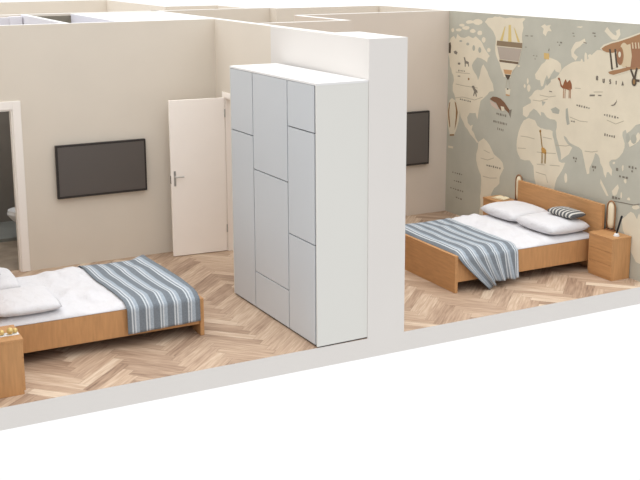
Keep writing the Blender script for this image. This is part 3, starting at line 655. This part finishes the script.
(4,'tan2',[(4.033,1.15),(3.918,1.169),(3.921,1.146),(4.028,1.127)]),
(3,'cream',[(4.066,0.979),(3.938,0.987),(3.945,0.954),(4.061,0.949)]),
(3,'brown',[(3.099,1.767),(3.033,1.809),(2.944,1.814),(2.855,1.801),(2.766,1.758),(2.698,1.707),(2.653,1.672),(2.607,1.684),(2.631,1.635),(2.631,1.571),(2.677,1.63),(2.762,1.672),(2.836,1.636),(2.882,1.664),(2.951,1.73),(3.031,1.748)]),
(4,'pink',[(3.098,1.747),(3.03,1.74),(2.95,1.717),(2.892,1.65),(2.959,1.654),(3.05,1.684)]),
(4,'cream',[(2.85,1.701),(2.774,1.698),(2.761,1.652),(2.826,1.637)]),
(4,'ink2',[(2.662,1.671),(2.607,1.687),(2.625,1.628),(2.631,1.568),(2.663,1.617)]),
(3,'rust',[(1.719,2.178),(1.692,2.196),(1.671,2.177),(1.649,2.118),(1.621,2.097),(1.598,2.147),(1.571,2.187),(1.539,2.147),(1.514,2.171),(1.491,2.185),(1.458,2.137),(1.448,2.078),(1.488,2.055),(1.564,2.065),(1.618,2.065),(1.658,2.087),(1.683,2.152)]),
(3,'rust2',[(1.607,2.068),(1.607,2.012),(1.605,1.947),(1.591,1.947),(1.593,2.012),(1.593,2.068)]),
(3,'rust2',[(1.578,2.071),(1.578,2.015),(1.576,1.95),(1.562,1.95),(1.564,2.015),(1.564,2.071)]),
(3,'rust2',[(1.504,2.079),(1.504,2.023),(1.502,1.959),(1.488,1.959),(1.49,2.023),(1.49,2.079)]),
(3,'rust2',[(1.48,2.081),(1.48,2.026),(1.478,1.961),(1.464,1.961),(1.466,2.026),(1.466,2.081)]),
(3,'ochre2',[(2.022,1.486),(2.006,1.418),(1.99,1.343),(1.969,1.269),(1.951,1.273),(1.972,1.347),(1.988,1.422),(2.004,1.49)]),
(3,'ochre',[(1.973,1.282),(1.923,1.279),(1.885,1.258),(1.878,1.213),(1.902,1.203),(1.969,1.212),(1.979,1.256)]),
(3,'ochre2',[(1.992,1.483),(1.998,1.467),(2.012,1.459),(2.026,1.464),(2.032,1.477),(2.027,1.492),(2.014,1.5),(1.999,1.496)]),
(3,'ochre2',[(1.974,1.219),(1.972,1.141),(1.972,1.07),(1.962,1.07),(1.962,1.141),(1.964,1.219)]),
(3,'ochre2',[(1.955,1.221),(1.952,1.145),(1.952,1.073),(1.942,1.073),(1.942,1.145),(1.945,1.221)]),
(3,'ochre2',[(1.911,1.229),(1.909,1.151),(1.909,1.081),(1.899,1.081),(1.899,1.151),(1.901,1.229)]),
(3,'ochre2',[(1.897,1.231),(1.893,1.154),(1.893,1.083),(1.883,1.083),(1.883,1.154),(1.887,1.231)]),
(3,'ink3',[(4.101,2.455),(4.061,2.472),(4.044,2.417),(4.051,2.317),(4.101,2.314)]),
(3,'ink2',[(3.977,2.346),(3.928,2.362),(3.877,2.34),(3.901,2.306),(3.956,2.316)]),
(3,'ink2',[(3.73,2.286),(3.693,2.281),(3.679,2.241),(3.606,2.227),(3.594,2.165),(3.613,2.163),(3.624,2.196),(3.677,2.2),(3.676,2.154),(3.695,2.152),(3.707,2.232)]),
(3,'ink2',[(3.804,2.187),(3.812,2.175),(3.837,2.167),(3.861,2.171),(3.872,2.182),(3.862,2.194),(3.838,2.202),(3.814,2.199)]),
(3,'tan2',[(3.575,1.992),(3.582,1.98),(3.596,1.973),(3.612,1.977),(3.619,1.988),(3.612,2.001),(3.597,2.007),(3.582,2.004)]),
(3,'ink2',[(3.517,1.894),(3.461,1.907),(3.441,1.875),(3.388,1.851),(3.377,1.819),(3.409,1.823),(3.394,1.767),(3.412,1.765),(3.437,1.812),(3.464,1.767),(3.483,1.768),(3.462,1.832)]),
(3,'ink2',[(3.46,1.898),(3.468,1.887),(3.488,1.88),(3.508,1.883),(3.517,1.893),(3.509,1.904),(3.489,1.911),(3.469,1.908)]),
(3,'gold',[(2.001,2.473),(1.897,2.472),(1.896,2.399),(1.992,2.399)]),
(3,'ink2',[(1.905,2.5),(1.895,2.531),(1.907,2.535),(1.917,2.504)]),
(3,'ink2',[(0.769,1.96),(0.721,1.976),(0.684,2.013),(0.672,2.044),(0.674,2.004),(0.703,1.968),(0.743,1.954)]),
(3,'cream',[(0.995,2.6),(0.935,2.648),(0.806,2.689),(0.694,2.716),(0.523,2.768),(0.372,2.819),(0.225,2.866),(0.188,2.42),(0.339,2.402),(0.494,2.378),(0.745,2.302),(0.844,2.309),(0.864,2.344),(0.8,2.372),(0.719,2.396),(0.68,2.415),(0.721,2.532),(0.796,2.548),(0.913,2.557)]),
(4,'brown2',[(0.965,2.6),(0.917,2.631),(0.805,2.672),(0.693,2.698),(0.522,2.75),(0.371,2.801),(0.223,2.845),(0.213,2.725),(0.363,2.694),(0.514,2.65),(0.693,2.592),(0.781,2.563),(0.879,2.563),(0.941,2.578)]),
(4,'land',[(0.812,2.547),(0.7,2.579),(0.672,2.423),(0.771,2.387)]),
(4,'brown2',[(0.837,2.34),(0.766,2.364),(0.654,2.388),(0.497,2.432),(0.346,2.484),(0.197,2.529),(0.19,2.447),(0.34,2.416),(0.495,2.392),(0.651,2.344),(0.746,2.315),(0.812,2.318)]),
(5,'brown3',[(0.547,2.664),(0.424,2.7),(0.215,2.747),(0.193,2.464),(0.343,2.445),(0.496,2.415),(0.56,2.421)]),
(5,'cream2',[(0.515,2.56),(0.516,2.512),(0.526,2.47),(0.545,2.436),(0.57,2.418),(0.597,2.416),(0.625,2.429),(0.648,2.46),(0.665,2.5),(0.674,2.548),(0.673,2.596),(0.662,2.639),(0.643,2.671),(0.618,2.69),(0.591,2.691),(0.563,2.677),(0.541,2.648),(0.524,2.607)]),
(6,'brown2',[(0.598,2.545),(0.599,2.508),(0.606,2.475),(0.619,2.451),(0.637,2.436),(0.657,2.435),(0.678,2.446),(0.694,2.468),(0.707,2.5),(0.713,2.536),(0.712,2.573),(0.704,2.605),(0.691,2.63),(0.673,2.644),(0.653,2.645),(0.634,2.634),(0.617,2.612),(0.605,2.58)]),
(7,'brown3',[(0.617,2.541),(0.617,2.51),(0.623,2.482),(0.633,2.461),(0.646,2.449),(0.661,2.448),(0.676,2.457),(0.689,2.476),(0.699,2.503),(0.703,2.535),(0.703,2.565),(0.698,2.593),(0.688,2.614),(0.674,2.625),(0.66,2.626),(0.644,2.617),(0.632,2.598),(0.622,2.572)]),
(8,'cream',[(0.641,2.557),(0.643,2.54),(0.65,2.527),(0.661,2.521),(0.672,2.526),(0.681,2.537),(0.685,2.554),(0.684,2.57),(0.676,2.584),(0.665,2.589),(0.654,2.586),(0.645,2.574)]),
(6,'cream2',[(0.563,2.669),(0.502,2.687),(0.469,2.552),(0.482,2.428),(0.544,2.423)]),
(6,'cream2',[(0.482,2.701),(0.467,2.634),(0.447,2.638),(0.462,2.705)]),
(6,'cream2',[(0.436,2.704),(0.421,2.638),(0.401,2.642),(0.416,2.708)]),
(6,'cream2',[(0.389,2.707),(0.375,2.641),(0.355,2.645),(0.369,2.711)]),
(6,'ink3',[(0.841,2.602),(0.816,2.5),(0.787,2.37),(0.759,2.376),(0.788,2.506),(0.813,2.608)]),
(6,'ink3',[(0.755,2.608),(0.736,2.518),(0.707,2.401),(0.679,2.407),(0.708,2.524),(0.727,2.614)]),
(6,'ink3',[(0.489,2.399),(0.457,2.344),(0.421,2.291),(0.397,2.307),(0.433,2.36),(0.465,2.413)]),
(6,'ink3',[(0.393,2.43),(0.412,2.359),(0.422,2.29),(0.394,2.286),(0.384,2.353),(0.365,2.422)]),
(6,'ink3',[(0.392,2.272),(0.33,2.273),(0.33,2.301),(0.392,2.3)]),
(6,'ink3',[(0.374,2.271),(0.375,2.255),(0.381,2.239),(0.39,2.227),(0.402,2.22),(0.416,2.219),(0.429,2.223),(0.44,2.233),(0.448,2.247),(0.451,2.264),(0.45,2.28),(0.445,2.296),(0.436,2.308),(0.423,2.315),(0.41,2.316),(0.396,2.312),(0.385,2.302),(0.377,2.288)]),
(7,'tan2',[(0.393,2.269),(0.394,2.255),(0.401,2.243),(0.411,2.239),(0.421,2.241),(0.429,2.251),(0.433,2.266),(0.431,2.28),(0.424,2.292),(0.416,2.297),(0.404,2.294),(0.396,2.284)])]


# ------------------------------------------------------------------ map mural on the right wall
MC = {'sea': (184, 182, 169), 'sea2': (173, 172, 160), 'land': (220, 210, 189), 'line': (178, 168, 148), 'ink': (120, 112, 102),
      'ink2': (132, 125, 114), 'ink3': (92, 82, 72), 'cream': (218, 209, 188), 'cream2': (208, 190, 160), 'yellow': (211, 188, 128),
      'taupe': (140, 122, 100), 'taupe2': (116, 100, 84), 'mauve': (176, 164, 152), 'tan': (190, 150, 110), 'tan2': (150, 118, 82),
      'brown': (128, 96, 76), 'brown2': (164, 126, 94), 'brown3': (156, 116, 90), 'pink': (206, 186, 172), 'rust': (146, 96, 68),
      'rust2': (170, 128, 100), 'ochre': (190, 146, 84), 'ochre2': (150, 118, 66), 'gold': (206, 176, 118)}


def build_mural():
    keys = list(MC)
    bm = bmesh.new()
    x = XM - .004
    add_box(bm, x, XM, 0.003, YR, 0.0, H - .002, mi=0)
    rng = random.Random(11)
    for idx, (layer, colr, pts) in enumerate(MURAL):
        xx = x - .0008 * layer - .000002 * idx
        if layer == 1:
            # ragged coastline
            rag = []
            for (a0, b0), (a1, b1) in zip(pts, pts[1:] + pts[:1]):
                ln = math.hypot(a1 - a0, b1 - b0)
                n = max(1, int(ln / .05))
                for k in range(n):
                    j = .014 if k else .004
                    rag.append((min(YR - .004, max(.005, a0 + (a1 - a0) * k / n + rng.uniform(-j, j))),
                                min(H - .004, b0 + (b1 - b0) * k / n + rng.uniform(-j, j))))
            pts = rag
        p3 = [Vector((xx, a, b)) for a, b in pts]
        vv = [bm.verts.new(p) for p in p3]
        for tri in tessellate_polygon([p3]):
            try:
                f = bm.faces.new([vv[i] for i in tri])
            except ValueError:
                continue
            f.material_index = keys.index(colr)
            f.normal_update()
            if f.normal.x > 0:
                f.normal_flip()
    mats = []
    for k in keys:
        mats.append(mat('mural_' + k, MC[k], 0.9, 0.05 if k in ('sea', 'sea2', 'land') else 0.03, 3.0, spec=0.1))
    o = link('map_mural', bm, mats)
    return tag(o, 'world map wallpaper with balloons, camel, whale and biplane behind the right bed', 'mural')


build_mural()


# ------------------------------------------------------------------ televisions
def tv(x0, x1, y, z0, z1, label):
    t = empty('television', ((x0 + x1) / 2, y, z0))
    tag(t, label, 'television', 'wall televisions')
    hx, h = (x1 - x0) / 2, z1 - z0
    link('tv_body', box(-hx, hx, -.045, 0, 0, h, .005), ['tvf'], t)
    link('screen', box(-hx + .024, hx - .024, -.0475, -.0445, .028, h - .024), ['tv'], t)
    link('wall_bracket', box(-.16, .16, 0, .02, h * .3, h * .7), ['tvf'], t)
    return t


tv(-1.482, -0.376, YB - .02, 0.846, 1.490, 'wide black flat television on the left bedroom wall between the two doorways')
tv(2.95, 3.905, YR - .02, 0.745, 1.515, 'black flat television half hidden behind the thick white wall end')


# ------------------------------------------------------------------ wardrobe
def wardrobe():
    t = empty('wardrobe', (0.018, 0, 0))
    t.rotation_euler = (0, 0, math.radians(1.6))
    tag(t, 'tall wardrobe with flat grey doors and white side against the white wall end', 'wardrobe')
    D, L, hh = 0.555, 1.905, 2.531
    body = bmesh.new()
    add_box(body, 0.020, D, 0.004, L, 0.0, hh - .022, mi=0)
    link('carcass', body, ['gap'], t)
    link('side_panel', box(0.0, D, -.008, .008, .014, hh - .022), ['ward'], t)
    link('side_panel', box(0.0, D, L - .012, L, .014, hh - .022), ['ward'], t)
    link('top_panel', box(0.0, D, -.008, L, hh - .022, hh, .002), ['wtop'], t)
    ys = [(1.358, L - .016), (0.582, 1.342), (0.034, 0.566)]
    zs = [[(0.022, 1.849), (1.860, hh - .026)], [(0.022, 0.407), (0.418, 1.505), (1.516, hh - .026)],
          [(0.022, 0.997), (1.008, 2.061), (2.072, hh - .026)]]
    for (y0, y1), col in zip(ys, zs):
        for z0, z1 in col:
            link('door', box(0.0, 0.020, y0, y1, z0, z1, .0015), ['wdoor'], t)
    return t


wardrobe()


# ------------------------------------------------------------------ beds
def bed(loc, label, mirror=1, foot_h=.425):
    """foot at x=0, head towards +x (mirror=1) or -x (mirror=-1); near rail at y=0"""
    t = empty('double_bed', loc)
    tag(t, label, 'bed', 'double beds')
    W, L = 1.44, 2.06
    s = mirror

    def bx(name, x0, x1, y0, y1, z0, z1, mk, bev=.003):
        a, b = sorted((x0 * s, x1 * s))
        return link(name, box(a, b, y0, y1, z0, z1, bev), [mk], t)

    bx('footboard', 0, .04, -.02, W + .02, 0, foot_h, 'oaky')
    bx('headboard', L - .045, L, -.085, W + .06, .0, .80, 'oaky')
    bx('side_rail', .04, L - .045, 0, .028, .115, .38, 'oakv')
    bx('side_rail', .04, L - .045, W - .028, W, .115, .38, 'oak')
    bx('shade_base', .04, L - .045, .028, W - .028, .12, .20, 'dkwood')  # base made solid, low and dark to deepen the shade under the bed
    bx('mattress', .045, L - .05, .07, W - .07, .20, .40, 'linen', .03)
    for lx in (.45, L - .50):
        for ly in (.46, W - .52):
            bx('leg', lx, lx + .06, ly, ly + .06, 0, .12, 'dkwood', 0)
    return t


def fbm(x, y, s):
    return noise.noise(Vector((x, y, s))) + .5 * noise.noise(Vector((2.1 * x, 2.1 * y, s + 3.1)))


def closed_sheet(name, nu, nv, fn, thick, mk, seed=0, attr=None):
    """a cloth: top grid from fn(u,v) with a lower skin at its own thickness"""
    bm = bmesh.new()
    at = bm.verts.layers.float.new('stripe')
    P = [[Vector(fn(i / nu, j / nv)) for j in range(nv + 1)] for i in range(nu + 1)]
    T, B = [], []
    for i in range(nu + 1):
        tr, br = [], []
        for j in range(nv + 1):
            a = P[min(i + 1, nu)][j] - P[max(i - 1, 0)][j]
            b = P[i][min(j + 1, nv)] - P[i][max(j - 1, 0)]
            n = a.cross(b).normalized()
            v1 = bm.verts.new(P[i][j])
            v2 = bm.verts.new(P[i][j] - n * thick)
            st = attr(i / nu, j / nv) if attr else 0
            v1[at] = st
            v2[at] = st
            tr.append(v1)
            br.append(v2)
        T.append(tr)
        B.append(br)
    for i in range(nu):
        for j in range(nv):
            bm.faces.new((T[i][j], T[i + 1][j], T[i + 1][j + 1], T[i][j + 1]))
            bm.faces.new((B[i][j + 1], B[i + 1][j + 1], B[i + 1][j], B[i][j]))
    for i in range(nu):
        bm.faces.new((T[i + 1][0], T[i][0], B[i][0], B[i + 1][0]))
        bm.faces.new((T[i][nv], T[i + 1][nv], B[i + 1][nv], B[i][nv]))
    for j in range(nv):
        bm.faces.new((T[0][j], T[0][j + 1], B[0][j + 1], B[0][j]))
        bm.faces.new((T[nu][j + 1], T[nu][j], B[nu][j], B[nu][j + 1]))
    bmesh.ops.recalc_face_normals(bm, faces=bm.faces[:])
    return link(name, bm, [mk], smooth=True)


def duvet_height(x, y, x0, x1, y0, y1, seed):
    """top of the duvet over the mattress, flat where the pillows lie (towards x1)"""
    u, v = (x - x0) / (x1 - x0), (y - y0) / (y1 - y0)
    u, v = min(1, max(0, u)), min(1, max(0, v))
    e, eu = min(v, 1 - v), min(u, 1 - u)
    edge = min(1, e / .07) ** .5 * (.35 + .65 * min(1, eu / .03) ** .5)
    soft = min(1, max(0, (.66 - u) / .12)) * min(1, max(.2, (u - .40) / .06))
    puff = .040 * fbm(x * 2.3, y * 2.0, seed) + .026 * fbm(x * 5, y * 4, seed + 7) + .022 * math.sin(8 * y + 5 * x + 3 * fbm(x * 1.3, y * 1.3, seed + 2))
    roll = .018 * math.exp(-((u - .60) / .03) ** 2)
    return .390 + edge * (.052 + max(-.032, 1.35 * puff) * soft + roll)


def duvet(x0, x1, y0, y1, seed, label):
    """puffy cover over the mattress, its long edges resting on the rails"""
    nu, nv = 76, 60

    def fn(u, v):
        x = x0 + (x1 - x0) * u
        y = y0 + (y1 - y0) * v
        return (x, y, duvet_height(x, y, x0, x1, y0, y1, seed))
    o = closed_sheet('duvet', nu, nv, fn, .004, 'linen')
    me = o.data
    for i in range(nu + 1):
        for j in range(nv + 1):
            v = me.vertices[2 * (i * (nv + 1) + j) + 1]
            d = min(j, nv - j) / nv * abs(y1 - y0)
            t = me.vertices[2 * (i * (nv + 1) + j)]
            v.co = (t.co.x, t.co.y, .384 if d < .06 else .402)
    return tag(o, label, 'duvet', 'white duvets')


def pillow(name, loc, L, Wd, Hh, rz, tilt, mk, label, cat, group, seed=0, stripes=False):
    bm = bmesh.new()
    at = bm.verts.layers.float.new('stripe')
    nu, nv = 28, 20
    top, bot = [], []
    for i in range(nu + 1):
        a, b = [], []
        for j in range(nv + 1):
            u, v = i / nu * 2 - 1, j / nv * 2 - 1
            pin = 1 - .10 * (abs(u) ** 2) * (1 - abs(v)) - .0
            x = u * L / 2 * (1 - .07 * (1 - v * v) ** 1 * 0 - .05 * v * v * abs(u))
            y = v * Wd / 2 * (1 - .05 * u * u * abs(v))
            h = ((1 - abs(u) ** 2.6) * (1 - abs(v) ** 2.6))
            h = max(0, h) ** .36
            wob = .10 * fbm(u * 1.6, v * 1.6, seed)
            zt = Hh * (.40 + .60 * h * (1 + wob)) if h > 0 else Hh * .40
            zb = Hh * (.40 - .40 * min(1, h * 1.15))
            p = bm.verts.new((x, y, zt))
            a.append(p)
            p[at] = x
            if 0 < i < nu and 0 < j < nv:
                qv = bm.verts.new((x, y, zb))
                qv[at] = x
                b.append(qv)
            else:
                b.append(p)
        top.append(a)
        bot.append(b)
    for i in range(nu):
        for j in range(nv):
            bm.faces.new((top[i][j], top[i + 1][j], top[i + 1][j + 1], top[i][j + 1]))
            try:
                bm.faces.new((bot[i][j + 1], bot[i + 1][j + 1], bot[i + 1][j], bot[i][j]))
            except ValueError:
                pass
    bmesh.ops.recalc_face_normals(bm, faces=bm.faces[:])
    o = link(name, bm, [mk], smooth=True)
    o.rotation_euler = (tilt[0], tilt[1], rz)
    o.location = loc
    return tag(o, label, cat, group)


def throw(x_a, x_b, y_far, y_edge, base, drop_a, drop_b, label, lean=0.0, flare=0.0, seed=0, far_drop=.22, out=.034, foot=0, skew=0.0):
    """striped cloth over the bed: up the far side, over the duvet (height base(x, y)) and down the near side.
    drop_a and drop_b are the lengths of the hanging part at the two ends, lean slides the hang along the bed"""
    nu, nv = 84, 84
    Wd = abs(x_b - x_a)
    span = y_far - y_edge + 2 * out

    def fn(u, v):
        drop = drop_a + (drop_b - drop_a) * min(1, u / .45) if flare > .03 else drop_a + (drop_b - drop_a) * u
        tot = far_drop + span + drop
        d = v * tot
        x = x_a + (x_b - x_a) * u + skew * (1 - min(1, max(0, (d - far_drop) / span)))
        rip = .006 * fbm(x * 5, d * 2.2, seed)
        yl, yr = y_far + out, y_edge - out
        ztop = base(x, y_edge) + .012
        if d < far_drop:
            return (x, yl + .004 + abs(rip) * .5, ztop - .012 - (far_drop - d))
        d2 = d - far_drop
        if d2 < span:
            y = yl - d2
            ed = min(d2, span - d2)
            rnd = .022 * max(0, 1 - ed / .03) ** 2
            uf = u if foot == 0 else 1 - u
            z = base(x, y) + .014 + rip * .6 + .004 * max(0, 1 - ed / .2) - rnd * .6
            near_foot = max(0, 1 - uf / .22)
            near_foot = near_foot * near_foot * (3 - 2 * near_foot) * min(1, ed / .05) * (0 if foot == 0 else min(1, (span - d2) / .45))
            return (x, y, z + (max(z, .476 + rip) - z) * near_foot)
        k = d2 - span
        kk = min(1, k / .30)
        fold = math.sin(u * 2 * math.pi * 3.3 + seed) * .5 + math.sin(u * 2 * math.pi * 5.7 + 1 + seed) * .35
        amp = flare * kk
        xs = lean * (1 - u) ** 1.3 * (k / drop) ** 1.1 * (drop / max(drop_a, drop_b))
        return (x + xs + amp * .3 * math.cos(u * 20.7 + seed), yr - .004 - amp * (.95 + fold) - abs(rip) * .4, ztop - .012 - k)

    o = closed_sheet('striped_throw', nu, nv, fn, .006, 'throw', attr=lambda u, v: u * Wd + .02)
    return tag(o, label, 'blanket', 'striped throws')


# right bedroom
BX, BY = 2.13, 0.80
DR = (BX + .05, BX + 1.99, BY, BY + 1.44)
bed((BX, BY, 0), 'beech double bed with its headboard against the map mural')
duvet(*DR, 4.2, 'crumpled white duvet on the bed below the map mural')
pillow('pillow', (BX + 1.665, BY + .375, .446), .71, .62, .165, math.radians(90), (0, 0), 'linen',
       'white pillow nearer the open floor edge on the bed below the map mural', 'pillow', 'white bed pillows', 1)
pillow('pillow', (BX + 1.665, BY + 1.10, .446), .71, .62, .155, math.radians(90), (0, 0), 'linen',
       'white pillow farther back, beside the far nightstand below the map mural', 'pillow', 'white bed pillows', 2)
pillow('striped_cushion', (BX + 1.80, BY + .29, .616), .43, .26, .085, math.radians(92), (0, 0), 'cushion',
       'small charcoal and white striped cushion on the pillow below the map mural', 'cushion', 'striped cushions', 3)
throw(BX + .041, BX + .84, BY + 1.44, BY, lambda x, y: duvet_height(x, y, *DR, 4.2), .40, .31,
      'blue grey striped throw hanging in folds over the right bed near the map mural', lean=.40, flare=.045, seed=2)

# left bedroom
LX, LY = -0.80, 0.86
DL = (LX - .05, LX - 1.99, LY, LY + 1.44)
bed((LX, LY, 0), 'beech double bed in the left bedroom, foot towards the wardrobe', -1, .38)
duvet(*DL, 9.7, 'crumpled white duvet on the left bedroom bed')
pillow('pillow', (LX - 1.665, LY + .375, .446), .71, .62, .115, math.radians(90), (0, 0), 'linen',
       'white pillow at the left picture edge, nearer the open floor edge', 'pillow', 'white bed pillows', 5)
pillow('pillow', (LX - 1.795, LY + 1.10, .446), .71, .42, .145, math.radians(90), (0, 0), 'linen',
       'white pillow at the left picture edge, farther back by the bathroom doorway', 'pillow', 'white bed pillows', 6)
pillow('striped_cushion', (LX - 1.87, LY + 1.08, .598), .43, .24, .085, math.radians(88), (0, 0), 'cushion',
       'small charcoal striped cushion on the left bed, cut by the picture edge', 'cushion', 'striped cushions', 7)
throw(LX - .78, LX - .048, LY + 1.44, LY, lambda x, y: duvet_height(x, y, *DL, 9.7), .245, .225,
      'flat blue grey striped throw across the foot of the left bed', flare=.008, seed=5, foot=1, skew=-.10)


# ------------------------------------------------------------------ nightstands
def nightstand(loc, s, label, W=.40):
    """front face at x=0 looking towards -x (s=1) or +x (s=-1); near side at y=0"""
    t = empty('nightstand', loc)
    tag(t, label, 'nightstand', 'beech nightstands')
    D, hh = .28, .50

    def bx(name, x0, x1, y0, y1, z0, z1, mk, bev=.002, par=None):
        a, b = sorted((x0 * s, x1 * s))
        return link(name, box(a, b, y0, y1, z0, z1, bev), [mk], par or t)

    bx('body', .018, D, .004, W - .004, 0, hh - .022, 'oakv')
    bx('top', -.004, D, 0, W, hh - .022, hh, 'oaky')
    for k in range(3):
        z0 = .035 + k * .148
        bx('drawer', 0, .018, .006, W - .006, z0, z0 + .1455, 'oaky')
    bx('plinth', .012, .018, .006, W - .006, 0, .031, 'oaky')
    return t


NY = .31
nightstand((XM - .294, NY, 0), 1, 'beech nightstand beside the right bed, nearest the cut floor edge')
nightstand((XM - .294, 2.325, 0), 1, 'beech nightstand on the far side of the right bed below South America', .47)
nightstand((-2.68, .19, 0), -1, 'beech nightstand at the left picture edge beside the left bed')


# bedside lamps: slim wooden arch with a cream shade
def arch_lamp(loc, label):
    t = empty('bedside_lamp', loc)
    tag(t, label, 'lamp', 'arched bedside lamps')
    link('base', box(-.026, .026, -.066, .066, 0, .012, .004), ['dkwood'], t)
    path = [(0, -.062, .012), (0, -.066, .15)]
    for k in range(13):
        a = math.pi - math.pi * k / 12
        path.append((0, .066 * math.cos(a), .27 + .08 * math.sin(a)))
    path += [(0, .066, .15), (0, .062, .012)]
    link('arch_frame', add_tube(bmesh.new(), path, .009, 8), ['lampwood'], t, True)
    sh = bmesh.new()
    add_tube(sh, [(0, 0, .03), (0, 0, .035), (0, 0, .09), (0, 0, .26), (0, 0, .31), (0, 0, .33)], [.02, .036, .042, .042, .034, .012], 16)
    for v in sh.verts:
        v.co.x *= .6
        v.co.y *= 1.15
    link('lamp_shade', sh, ['cream'], t, True)
    link('stem', add_tube(bmesh.new(), [(0, 0, .010), (0, 0, .032)], .008), ['steel'], t)
    return t


arch_lamp((XM - .032, .640, .50), 'cream arched lamp at the near end of the headboard on the nearest nightstand')
arch_lamp((XM - .032, 2.372, .50), 'cream arched lamp at the far end of the headboard by South America')

# pen in a small white holder
ph = empty('pen_holder', (XM - .15, .41, .50))
tag(ph, 'tiny white holder on the nightstand nearest the cut floor edge', 'holder')
cb = bmesh.new()
add_tube(cb, [(0, 0, 0), (0, 0, .03)], [.030, .024], 16)
link('cup', cb, ['ceramic'], ph, True)
link('foot', add_tube(bmesh.new(), [(0, 0, 0), (0, 0, .006)], [.036, .034], 16), ['ceramic'], ph, True)
pn = link('pen', add_tube(bmesh.new(), [(0, 0, .0), (.004, -.006, .03), (.028, -.04, .205), (.030, -.043, .214)], [.008, .012, .012, .006], 10), ['black'], smooth=True)
pn.location = (XM - .15, .41, .53)
tag(pn, 'slim black pen leaning up out of the tiny white holder', 'pen')

# open book on the far nightstand
bk = empty('open_book', (XM - .15, 2.60, .50))
tag(bk, 'small open cream book on the far nightstand beside the right bed', 'book')
bk.rotation_euler = (0, 0, math.radians(15))
for sgn in (-1, 1):
    pg = bmesh.new()
    nseg = 8
    prev = None
    for k in range(nseg + 1):
        yy = sgn * .10 * k / nseg
        zz = .012 + .016 * math.sin(math.pi * min(1, k / nseg * .9 + .1)) * (1 - .3 * k / nseg)
        row = [pg.verts.new((-.065, yy, zz)), pg.verts.new((.065, yy, zz)), pg.verts.new((.065, yy, .002)), pg.verts.new((-.065, yy, .002))]
        if prev:
            for a in range(4):
                pg.faces.new((prev[a], prev[(a + 1) % 4], row[(a + 1) % 4], row[a]))
        else:
            pg.faces.new(row)
        prev = row
    pg.faces.new(prev[::-1])
    bmesh.ops.recalc_face_normals(pg, faces=pg.faces[:])
    link('page_block', pg, ['paper'], bk)
link('cover', box(-.068, .068, -.103, .103, 0, .002), ['dkwood'], bk)

# small gold ornament on the left nightstand
og = empty('gold_ornament', (-2.755, .34, .50))
tag(og, 'small shiny gold ornament on the nightstand at the left picture edge', 'ornament')
ob = bmesh.new()
for px_, py_, pr_ in ((-.07, .0, .024), (.0, -.005, .030), (.045, .01, .022)):
    bmesh.ops.create_icosphere(ob, subdivisions=3, radius=pr_, matrix=Matrix.Translation((px_, py_, pr_ + .005)))
link('ball', ob, ['gold'], og, True)
link('tray', box(-.10, .07, -.035, .04, 0, .006, .002), ['ceramic'], og)


# wall-hung toilet in the bathroom beyond the left doorway
tl = empty('toilet', (-1.295, 5.2, .0))
tag(tl, 'white wall-hung toilet seen through the doorway at the left', 'toilet')
tb = bmesh.new()
rings = []
for zf, sc_, xo in ((.16, .35, .10), (.24, .62, .05), (.33, .88, .02), (.40, 1.0, 0), (.425, 1.0, 0)):
    rg = []
    for k in range(24):
        a = 2 * math.pi * k / 24
        rx, ry = .27 * sc_, .19 * (sc_ * .6 + .4)
        rg.append(tb.verts.new((-.27 + xo + rx * math.cos(a), ry * math.sin(a), zf)))
    rings.append(rg)
for A, B in zip(rings, rings[1:]):
    for k in range(24):
        tb.faces.new((A[k], A[(k + 1) % 24], B[(k + 1) % 24], B[k]))
tb.faces.new(rings[0][::-1])
tb.faces.new(rings[-1])
link('bowl', tb, ['ceramic'], tl, True)
sb = bmesh.new()
bmesh.ops.create_cone(sb, cap_ends=True, segments=28, radius1=.20, radius2=.195, depth=.03)
for v in sb.verts:
    v.co = Vector((-.27 + v.co.x * 1.32, v.co.y, .442 + v.co.z))
link('seat_lid', sb, ['ceramic'], tl)
link('flush_plate', box(-.012, 0, -.12, .12, .95, 1.10, .003), ['steel'], tl)
